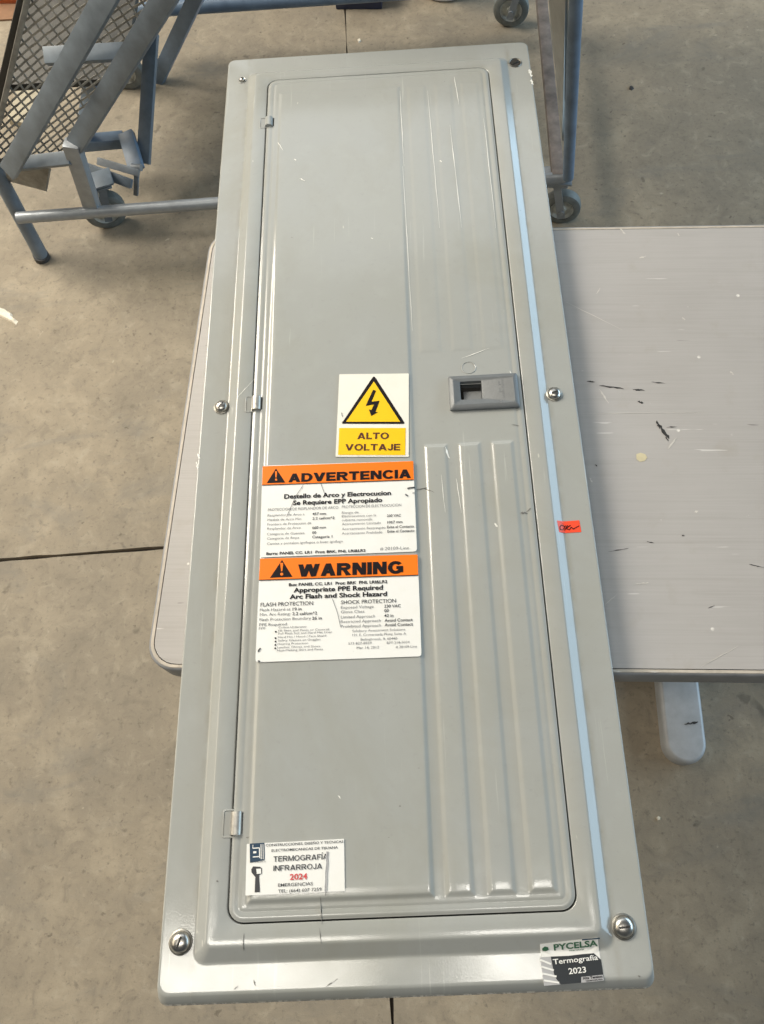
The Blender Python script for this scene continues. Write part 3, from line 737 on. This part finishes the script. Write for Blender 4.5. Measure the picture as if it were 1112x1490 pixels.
# thermography 2024
st = Sticker('thermography_sticker', 'white sticker reading TERMOGRAFIA INFRARROJA 2024', [(359.5, 1228), (501, 1220.5), (502, 1296.5), (357.5, 1303)], ZD, M_WHITE, .0008, (340, 1200, 6.178))
for (t, x, y, x1, h) in (('CONSTRUCCIONES, DISEÑO Y TECNICAS', 292, 196, 988, 21), ('ELECTROMECANICAS DE TIJUANA', 344, 243, 940, 21)):
    st.text(B_, M_INKD, t, (x, y), x1, h, .012)
st.block('title_lettering', M_INKD, 'TERMOGRAFÍA', (360, 333), 850, 48, .17, .12); st.block('title_lettering', M_INKD, 'INFRARROJA', (360, 416), 798, 48, .17, .12)
st.text('year_lettering', M_RED, '2024', (508, 495), 664, 50, .024)
st.text(B_, M_INKD, 'EMERGENCIAS', (402, 558), 714, 29, .004); st.text(B_, M_INKD, 'TEL: (664) 607 7259', (402, 612), 792, 29, .004)
st.poly('logo', M_NAVY, [(148, 170), (280, 162), (282, 318), (150, 342)])
W_ = lambda pts, wd=9: st.line('logo_lines', M_WHITE, pts, wd, .0013)
W_([(176, 212), (236, 208), (238, 300)]); W_([(176, 290), (232, 286)]); W_([(250, 175), (252, 310)], 7); W_([(268, 175), (270, 310)], 6); W_([(176, 212), (178, 180)], 6)
st.poly('logo_lines', M_WHITE, [(180, 240), (208, 238), (208, 256), (180, 258)], .0013)
st.text(B_, M_INKD, 'ELECTROMECANICAS', (152, 342), 292, 9, .01)
st.poly('camera_picture', M_INKD, [(162, 400), (178, 374), (240, 378), (258, 392), (258, 440), (232, 452), (240, 604), (192, 608), (198, 470), (164, 428)])
st.poly('camera_screen', M_WHITE, [(208, 396), (250, 394), (252, 440), (212, 442)], .0013)
st.line('tear', M_STRIPE, [(846, 240), (840, 300), (846, 340), (836, 420), (834, 520), (828, 600)], 20); st.line('tear', M_INK, [(850, 244), (832, 420), (828, 640)], 4)
st.done()

# thermography 2023, on the flange
st = Sticker('thermography_sticker', 'small dark sticker reading Termografía 2023', [(786, 1374), (869.5, 1364), (880, 1427), (792.5, 1435)], .004, M_WHITE, .0005, (780, 1350, 6.178), 14)
st.poly('dark_field', M_CHAR, [(136, 262), (300, 255), (420, 240), (525, 232), (590, 290), (612, 430), (612, 480), (410, 498), (225, 514), (170, 440)])
st.poly('stripe', M_STRIPE, [(42, 268), (136, 262), (225, 514), (76, 526)], .0008)
for k in range(4): st.line('stripe_lines', M_WHITE, [(40 + k * 11, 290 + k * 62), (140 + k * 24, 330 + k * 56)], 17, .0012)
st.text('brand_lettering', M_GREEN, 'PYCELSA', (165, 205), 565, 55, .03); st.text('brand_lettering', M_GREEN, 'TERMOGRAFIA', (300, 216), 440, 12, .01)
st.poly('emblem', M_GREEN, [(55, 190), (80, 168), (110, 176), (118, 200), (92, 214), (62, 210)], .0012)
st.line('top_edge', M_NAVY, [(410, 106), (570, 92)], 12)
st.text('white_lettering', M_WHITE, 'Termografía', (160, 332), 570, 46, .012, .0015); st.text('white_lettering', M_WHITE, '2023', (300, 420), 460, 52, .016, .0015)
st.poly('caption_field', M_STRIPE, [(410, 445), (608, 425), (612, 478), (412, 498)], .0013)
st.text('caption_lettering', M_BLACK, 'Alta Tension', (425, 468), 605, 22, .03, .0016); st.text('caption_lettering', M_BLACK, 'TERMOGRAFIA', (450, 488), 608, 12, .02, .0016)
st.done()

# handwritten flag
st = Sticker('ok_flag', 'small neon red sticker with OK written by hand', [(810, 759.5), (843, 757), (846, 774), (813.5, 776)], .0005, M_NEON, .0004, (590, 620, 4.1185), 12)
hw = lambda pts: st.line('handwriting', M_BLACK, pts, 4.5, .0010)
hw([(948, 600), (934, 596), (924, 612), (928, 627), (944, 624), (954, 606), (948, 596)]); hw([(954, 604), (962, 596)]); hw([(972, 594), (952, 628)]); hw([(990, 594), (962, 614), (982, 622)]); hw([(982, 622), (994, 606), (1000, 612), (1004, 618), (1040, 598)])
st.done()

# marks on the paint
M_CHIP = simple('bare_chip', (0.80, 0.79, 0.74), 0.5); M_GRAZE = simple('grey_graze', (0.16, 0.155, 0.145), 0.6)
def paint_mark(name, pts, mat, z):
    V = []
    for (x, y) in pts:
        p = px(x, y, ZF + z); V.append((p.x, p.y, surf(p.x, p.y) + .0005))
    a = sum(V[i][0] * V[(i + 1) % len(V)][1] - V[(i + 1) % len(V)][0] * V[i][1] for i in range(len(V)))
    obj(name, (V, [tuple(range(len(V))) if a > 0 else tuple(reversed(range(len(V))))]), mat, cov)
for i, (a, b, c, d, wd, z) in enumerate([(770, 101, 774, 112, 5, 0), (773, 116, 776, 124, 4, 0), (288, 660, 291, 668, 4, 0), (286, 672, 288, 684, 2.5, 0), (346, 578, 370, 552, 1, PZ), (404, 205, 412, 218, 1.6, ZD), (436, 258, 444, 262, 1.6, ZD),
        (428, 230, 431, 232, 2, ZD), (640, 232, 643, 234, 2.5, ZD), (582, 130, 588, 240, 1.2, ZD), (586, 240, 600, 480, 1.1, ZD), (661, 110, 668, 150, 1.5, ZD), (655, 180, 672, 330, 1.2, ZD), (704, 170, 722, 330, 1.2, ZD), (622, 130, 640, 330, 1.0, ZD),
        (672, 520, 712, 505, 1, ZD), (664, 695, 672, 745, 1.4, ZD), (642, 690, 648, 745, 1.2, ZD), (648, 650, 654, 666, 3, ZD), (720, 760, 724, 766, 2.6, ZD), (742, 538, 748, 546, 2, ZD), 
        (492, 1157, 496, 1162, 1.8, ZD), (540, 345, 543, 347, 1.5, ZD)]):
    paint_mark('paint_chip', streak(a, b, c, d, wd, 100 + i), M_CHIP, z)
for i, (a, b, c, d, wd, z) in enumerate([(758, 746, 768, 745, 4, ZD), (766, 744, 773, 738, 1.6, ZD), (606, 711, 622, 708, 1.8, ZD), (616, 709, 632, 716, 1, ZD), (369, 1426, 372, 1434, 2, 0), (474, 1436, 492, 1424, 1.8, 0), (340, 1440, 347, 1434, 1.6, 0),
        (466, 1304, 468, 1346, 1.3, ZD), (465, 1350, 468, 1374, 1.3, PZ), (355, 1358, 354, 1384, 1.1, PZ), (438, 705, 420, 750, 1.0, ZD), (315, 1281, 318, 1283, 2.5, PZ), (928, 1420, 932, 1421, 2.5, 0), (744, 616, 756, 618, 1.2, ZD)]):
    paint_mark('paint_graze', streak(a, b, c, d, wd, 200 + i), M_GRAZE, z)

# ------------------------------------------------------------------ rolling cart behind the table
cart = tag(empty('rolling_cart', tuple(px(400, 320, 0))), 'blue grey steel rolling cart frame with expanded metal mesh on the floor behind table', 'cart')
cart_inv = Vector(cart.location)
class Sub:      # everything below is given in world coordinates; shift into the cart's frame
    pass
def L(p): return Vector(p) - cart_inv
def P(x, y, z): return px(x, y, z) - cart_inv
camdir = lambda p: (CAM_LOC - cart_inv - p).normalized()
tube('front_rail', P(26, 317, .17), P(822, 258, .17), .0145, M_GALV, cart)
leg = tube('leg', P(61, 373, .010), P(-34, 196, .36), .0185, M_BLUE, cart)
tube('rubber_foot', P(62, 376, .0), P(59, 370, .02), .0205, M_RUBBER, leg)
post = bar('post', P(135, 303, .17), P(104, 208, .37), .036, .03, M_GALV, cart, up=(0, -1, .6))
s1 = (P(12, 250, .30), P(160, -14, .74)); s2 = (P(109, 212, .36), P(247, -14, .74))
def reach(a, b, z):      # carry a member on in its own direction up to height z
    return a + (b - a) * ((z - cart_inv.z - a.z) / (b.z - a.z))
s1 = (s1[0], reach(*s1, 1.0)); s2 = (s2[0], reach(*s2, 1.0))
bar('stringer', s1[0], s1[1], .042, .014, M_BLUE, cart, up=(.1, -.7, .7)); bar('stringer', s2[0], s2[1], .042, .014, M_BLUE, cart, up=(.1, -.7, .7))
bar('cross_bar', P(14, 240, .295), P(104, 230, .33), .030, .022, M_BLUE, cart, up=(0, -.6, .8))
bar('cross_bar', P(66, 82, .57), P(184, 75, .57), .032, .02, M_BLUE, cart, up=(0, -.6, .8))
# inferred treads and top deck added for floor shade, running back from the stringers
def slab_part(name, x0, x1, y0, y1, z, th, mat):
    bm = bmesh.new(); bm_box(bm, Matrix.Translation(L(((x0 + x1) / 2, (y0 + y1) / 2, z))), x1 - x0, y1 - y0, th, .003)
    return auto_smooth(obj(name, bm, mat, cart))
slab_part('tread', -.87, -.60, 1.10, 1.70, .415, .018, M_TREAD)
slab_part('tread', -.60, -.17, .97, 1.66, .71, .018, M_TREAD)
slab_part('deck', -.28, .42, .86, 1.74, 1.012, .03, M_TREAD)
bar('rear_post', L((.40, 1.715, .16)), L((.40, 1.715, 1.0)), .034, .034, M_BLUE2, cart, up=(0, -1, 0))
# foot plate under the lowest cross bar
q = [P(8, 246, .28), P(72, 244, .28), P(66, 277, .22), P(10, 262, .24)]
V = [tuple(v) for v in q] + [tuple(v + Vector((0, .004, -.008))) for v in q]
obj('kick_plate', (V, [(3, 2, 1, 0), (4, 5, 6, 7), (0, 1, 5, 4), (1, 2, 6, 5), (2, 3, 7, 6), (3, 0, 4, 7)]), M_MESH, cart)
# expanded metal sheet: woven-looking strands in one tilted plane
m00, m10, m11, m01 = P(-14, 243, .25), P(112, 222, .25), P(226, -16, .62), P(44, -16, .62)
def mp(u, v): return (m00 * (1 - u) + m10 * u) * (1 - v) + (m01 * (1 - u) + m11 * u) * v
nrm = (m10 - m00).cross(m01 - m00).normalized()
bm = bmesh.new()
NU, NV = 9, 15
def strand(a, b, wd, th):
    bm_box(bm, frame_mat(a, b, nrm), (Vector(b) - Vector(a)).length, wd, th, 0)
for j in range(NV):
    for i in range(NU):
        u0, u1, um = i / NU, (i + 1) / NU, (i + .5) / NU
        v0, v1 = j / NV, (j + 1) / NV
        vm = (v0 + v1) / 2
        off = nrm * .0015
        strand(mp(u0, vm) - off, mp(um, v1) + off, .0040, .0022); strand(mp(um, v1) + off, mp(u1, vm) - off, .0040, .0022)
        strand(mp(u0, vm) - off, mp(um, v0) + off, .0040, .0022); strand(mp(um, v0) + off, mp(u1, vm) - off, .0040, .0022)
obj('mesh_sheet', bm, M_MESH, cart)
bar('mesh_frame', P(-16, 243, .25), P(43, -16, .62), .012, .02, M_MESH, cart, up=nrm)
bar('mesh_frame', P(-24, 236, .25), P(36, -16, .62), .018, .018, M_BLACKBAR, cart, up=nrm)
bar('mesh_frame', P(-14, 246, .25), P(112, 226, .25), .014, .02, M_BLACKBAR, cart, up=nrm)
# rear frame
tube('rear_rail', P(176, 17, .17), P(800, -26, .17), .020, M_BLUE2, cart)
bar('side_rail', P(112, 209, .13), P(180, 203, .13), .036, .03, M_BLUE2, cart)
bar('rear_leg', P(228, 118, .0), reach(P(228, 118, .0), P(290, -14, .27), 1.0), .040, .022, M_BLUE2, cart, up=(.2, -.6, .7))
bar('upright', P(209, 238, .10), P(221, 48, .30), .034, .02, M_BLUE, cart, up=(0, -.6, .8))
bar('upright', P(122, 200, .14), P(140, 82, .40), .040, .02, M_BLUE2, cart, up=(0, -.6, .8))
bar('bracket', P(184, 194, .15), P(199, 246, .12), .040, .02, M_BLUE2, cart, up=(0, -.75, .66))
tube('bracket_pin', P(192, 243, .135), P(206, 244, .135), .009, M_GALV, cart)
# right-hand side
bar('side_rail', P(812, 258, .175), P(786, -20, .175), .030, .02, M_RAIL_SHADE, cart)
tube('brace', P(827, 258, .18), reach(P(827, 258, .18), P(839, -20, .72), 1.0), .0135, M_BLUE2, cart)
q = [P(800, -20, .62), P(827, -20, .70), P(825, 150, .36), P(821, 205, .27)]
V = [tuple(v) for v in q] + [tuple(v + Vector((-.004, .003, -.003))) for v in q]
obj('side_plate', (V, [(3, 2, 1, 0), (4, 5, 6, 7), (0, 1, 5, 4), (1, 2, 6, 5), (2, 3, 7, 6), (3, 0, 4, 7)]), M_PLATE, cart)
bm = bmesh.new(); bm_box(bm, frame_mat(P(775, 259, .155), P(826, 255, .155)), (P(775, 259, .155) - P(826, 255, .155)).length, .045, .026, .004)
auto_smooth(obj('caster_bracket', bm, M_GALV, cart))
def caster(contact, yaw, r=.050, wd=.032, pedal=False, top=.15):
    c = empty('caster', tuple(Vector(contact))); c.parent = cart; c.rotation_euler = (0, 0, yaw)
    Rx = Matrix.Translation((0, 0, r)) @ Matrix.Rotation(PI / 2, 4, 'X')
    bm = bmesh.new()
    bm_lathe(bm, [(r * .62, -wd * .5), (r * .86, -wd * .5), (r * .97, -wd * .38), (r, 0), (r * .97, wd * .38), (r * .86, wd * .5), (r * .62, wd * .5)], Rx, 36)
    auto_smooth(obj('tyre', bm, M_WHEEL, c), 40)
    bm = bmesh.new()
    bm_lathe(bm, [(0, -wd * .52), (r * .22, -wd * .52), (r * .25, -wd * .30), (r * .50, -wd * .26), (r * .63, -wd * .44), (r * .63, wd * .44), (r * .50, wd * .26), (r * .25, wd * .30), (r * .22, wd * .52), (0, wd * .52)], Rx, 30)
    auto_smooth(obj('hub', bm, M_HUB, c), 40)
    bm = bmesh.new()
    for s in (-1, 1):
        bm_box(bm, frame_mat((0, s * (wd * .5 + .006), r * .75), (.022, s * (wd * .5 + .006), top - .012)), top - r * .62, .004, .020, 0)
    bm_box(bm, Matrix.Translation((.022, 0, top - .010)), .052, wd + .022, .008, .002)
    bm_box(bm, Matrix.Translation((.022, 0, top)), .07, .06, .006, .002)
    bm_tube(bm, (0, -wd * .5 - .012, r), (0, wd * .5 + .012, r), .007, 10)
    auto_smooth(obj('fork', bm, M_GALV if not pedal else M_BLUE, c), 40)
    return c
caster(P(164, 326, 0), .32, .056, .034, True)
caster(P(814, 320, 0), PI - .15)
caster(P(742, 36, 0), -.15, .054)
caster(P(191, 126, 0), -.05, .056)
bar('brake_pedal', P(116, 240, .15), P(192, 268, .12), .024, .014, M_BLUE, cart, up=(0, -.75, .66))
bar('brake_pedal', P(142, 234, .155), P(203, 252, .13), .018, .012, M_GALV, cart, up=(0, -.75, .66))
bar('brake_link', P(199, 250, .13), P(198, 284, .07), .012, .010, M_BLUE, cart, up=(0, -.75, .66))

# ------------------------------------------------------------------ loose things on the floor behind
def floor_box(name, label, cat, x0, x1, ypx, depth, h, mat, lidmat=None):
    a, b = px(x0, ypx, 0), px(x1, ypx, 0)
    e = tag(empty(name, tuple((a + b) / 2), math.atan2(b.y - a.y, b.x - a.x)), label, cat); W = (b - a).length
    bm = bmesh.new(); bm_box(bm, Matrix.Translation((0, depth / 2, h * .4)), W, depth, h * .8, .004); auto_smooth(obj('body', bm, mat, e))
    bm = bmesh.new(); bm_box(bm, Matrix.Translation((0, depth / 2, h * .9)), W + .006, depth + .006, h * .2, .004); auto_smooth(obj('lid', bm, lidmat or mat, e))
    return e
M_NAVYBOX = simple('navy_plastic', (0.022, 0.032, 0.075), 0.45)
floor_box('tool_case', 'dark navy plastic case on the floor behind the panel cover', 'case', 489, 556, 14, .22, .10, M_NAVYBOX)
c = px(650, 4, 0)
bk = tag(empty('bucket', (c.x, c.y + .085, 0)), 'white plastic bucket on the floor beyond the caster', 'bucket')
bm = bmesh.new(); bm_lathe(bm, [(0, .001), (.080, .001), (.086, .006), (.104, .20), (.100, .20), (.083, .01), (0, .008)], seg=36); auto_smooth(obj('pail', bm, simple('white_plastic', (.72, .72, .72), .4), bk), 40)
bm = bmesh.new(); bm_lathe(bm, [(.103, .185), (.110, .188), (.110, .204), (.100, .204)], seg=36); auto_smooth(obj('rim', bm, bk.children[0].data.materials[0], bk), 40)
floor_box('orange_crate', 'orange plastic crate on the floor beyond the mesh', 'crate', -60, 34, 6, .25, .12, simple('orange_plastic', (.55, .13, .04), .5))
# pale board added where a pale tone shows under the mesh
q = [px(16, 182, 0), px(52, 190, 0), px(88, 62, 0), px(46, 84, 0)]
V = [(v.x, v.y, .002) for v in q] + [(v.x, v.y, .020) for v in q]
tag(obj('patch', (V, [(3, 2, 1, 0), (4, 5, 6, 7), (0, 1, 5, 4), (1, 2, 6, 5), (2, 3, 7, 6), (3, 0, 4, 7)]), M_PATCH), 'pale flat board lying on the floor under the mesh', 'patch')
q = [px(-24, 9, 0), px(37, 8, 0), px(31, 29, 0), px(-24, 33, 0)]
V = [(v.x, v.y, .001) for v in q] + [(v.x, v.y, .006) for v in q]
tag(obj('cardboard_sheet', (V, [(3, 2, 1, 0), (4, 5, 6, 7), (0, 1, 5, 4), (1, 2, 6, 5), (2, 3, 7, 6), (3, 0, 4, 7)]), simple('brown_cardboard', (.24, .135, .075), .8, 0, .2, 25)), 'brown cardboard sheet lying on the floor before the orange crate', 'cardboard')
def pebble(name, label, cat, pts, h, mat):
    V, n = [], len(pts)
    for (x, y) in pts:
        p = px(x, y, 0); V.append((p.x, p.y, -.0005))
    c = sum((Vector(v) for v in V), Vector()) / n
    for v in list(V): V.append((c.x + (v[0] - c.x) * .7, c.y + (v[1] - c.y) * .7, h * random.uniform(.7, 1.1)))
    V.append((c.x, c.y, h))
    F = [tuple(reversed(range(n)))]
    for i in range(n):
        j = (i + 1) % n; F += [(i, n + i, n + j, j), (n + i, 2 * n, n + j)]
    return tag(obj(name, (V, F), mat), label, cat)
M_CRUMB = simple('pale_crumb', (.74, .68, .56), .7, 0, .2, 80)
pebble('wood_splinter', 'pale broken splinter on the bare floor beside the table', 'splinter', [(-6, 446), (6, 449), (18, 457), (19, 462), (27, 468), (24, 473), (10, 465), (-6, 458)], .006, M_CRUMB)
pebble('crumb', 'small white crumb on the dark floor before the silver table foot', 'crumb', [(955, 1190), (958, 1187), (961, 1189), (961, 1193), (957, 1194)], .003, M_CRUMB)
pebble('crumb', 'white crumb beside the floor joint behind the panel cover', 'crumb', [(520, 58), (524, 57), (526, 60), (522, 63)], .004, M_CRUMB)
pebble('crumb', 'tiny black lump on bare floor behind the table', 'crumb', [(916, 126), (920, 125), (923, 129), (919, 132), (915, 130)], .004, M_MARK)
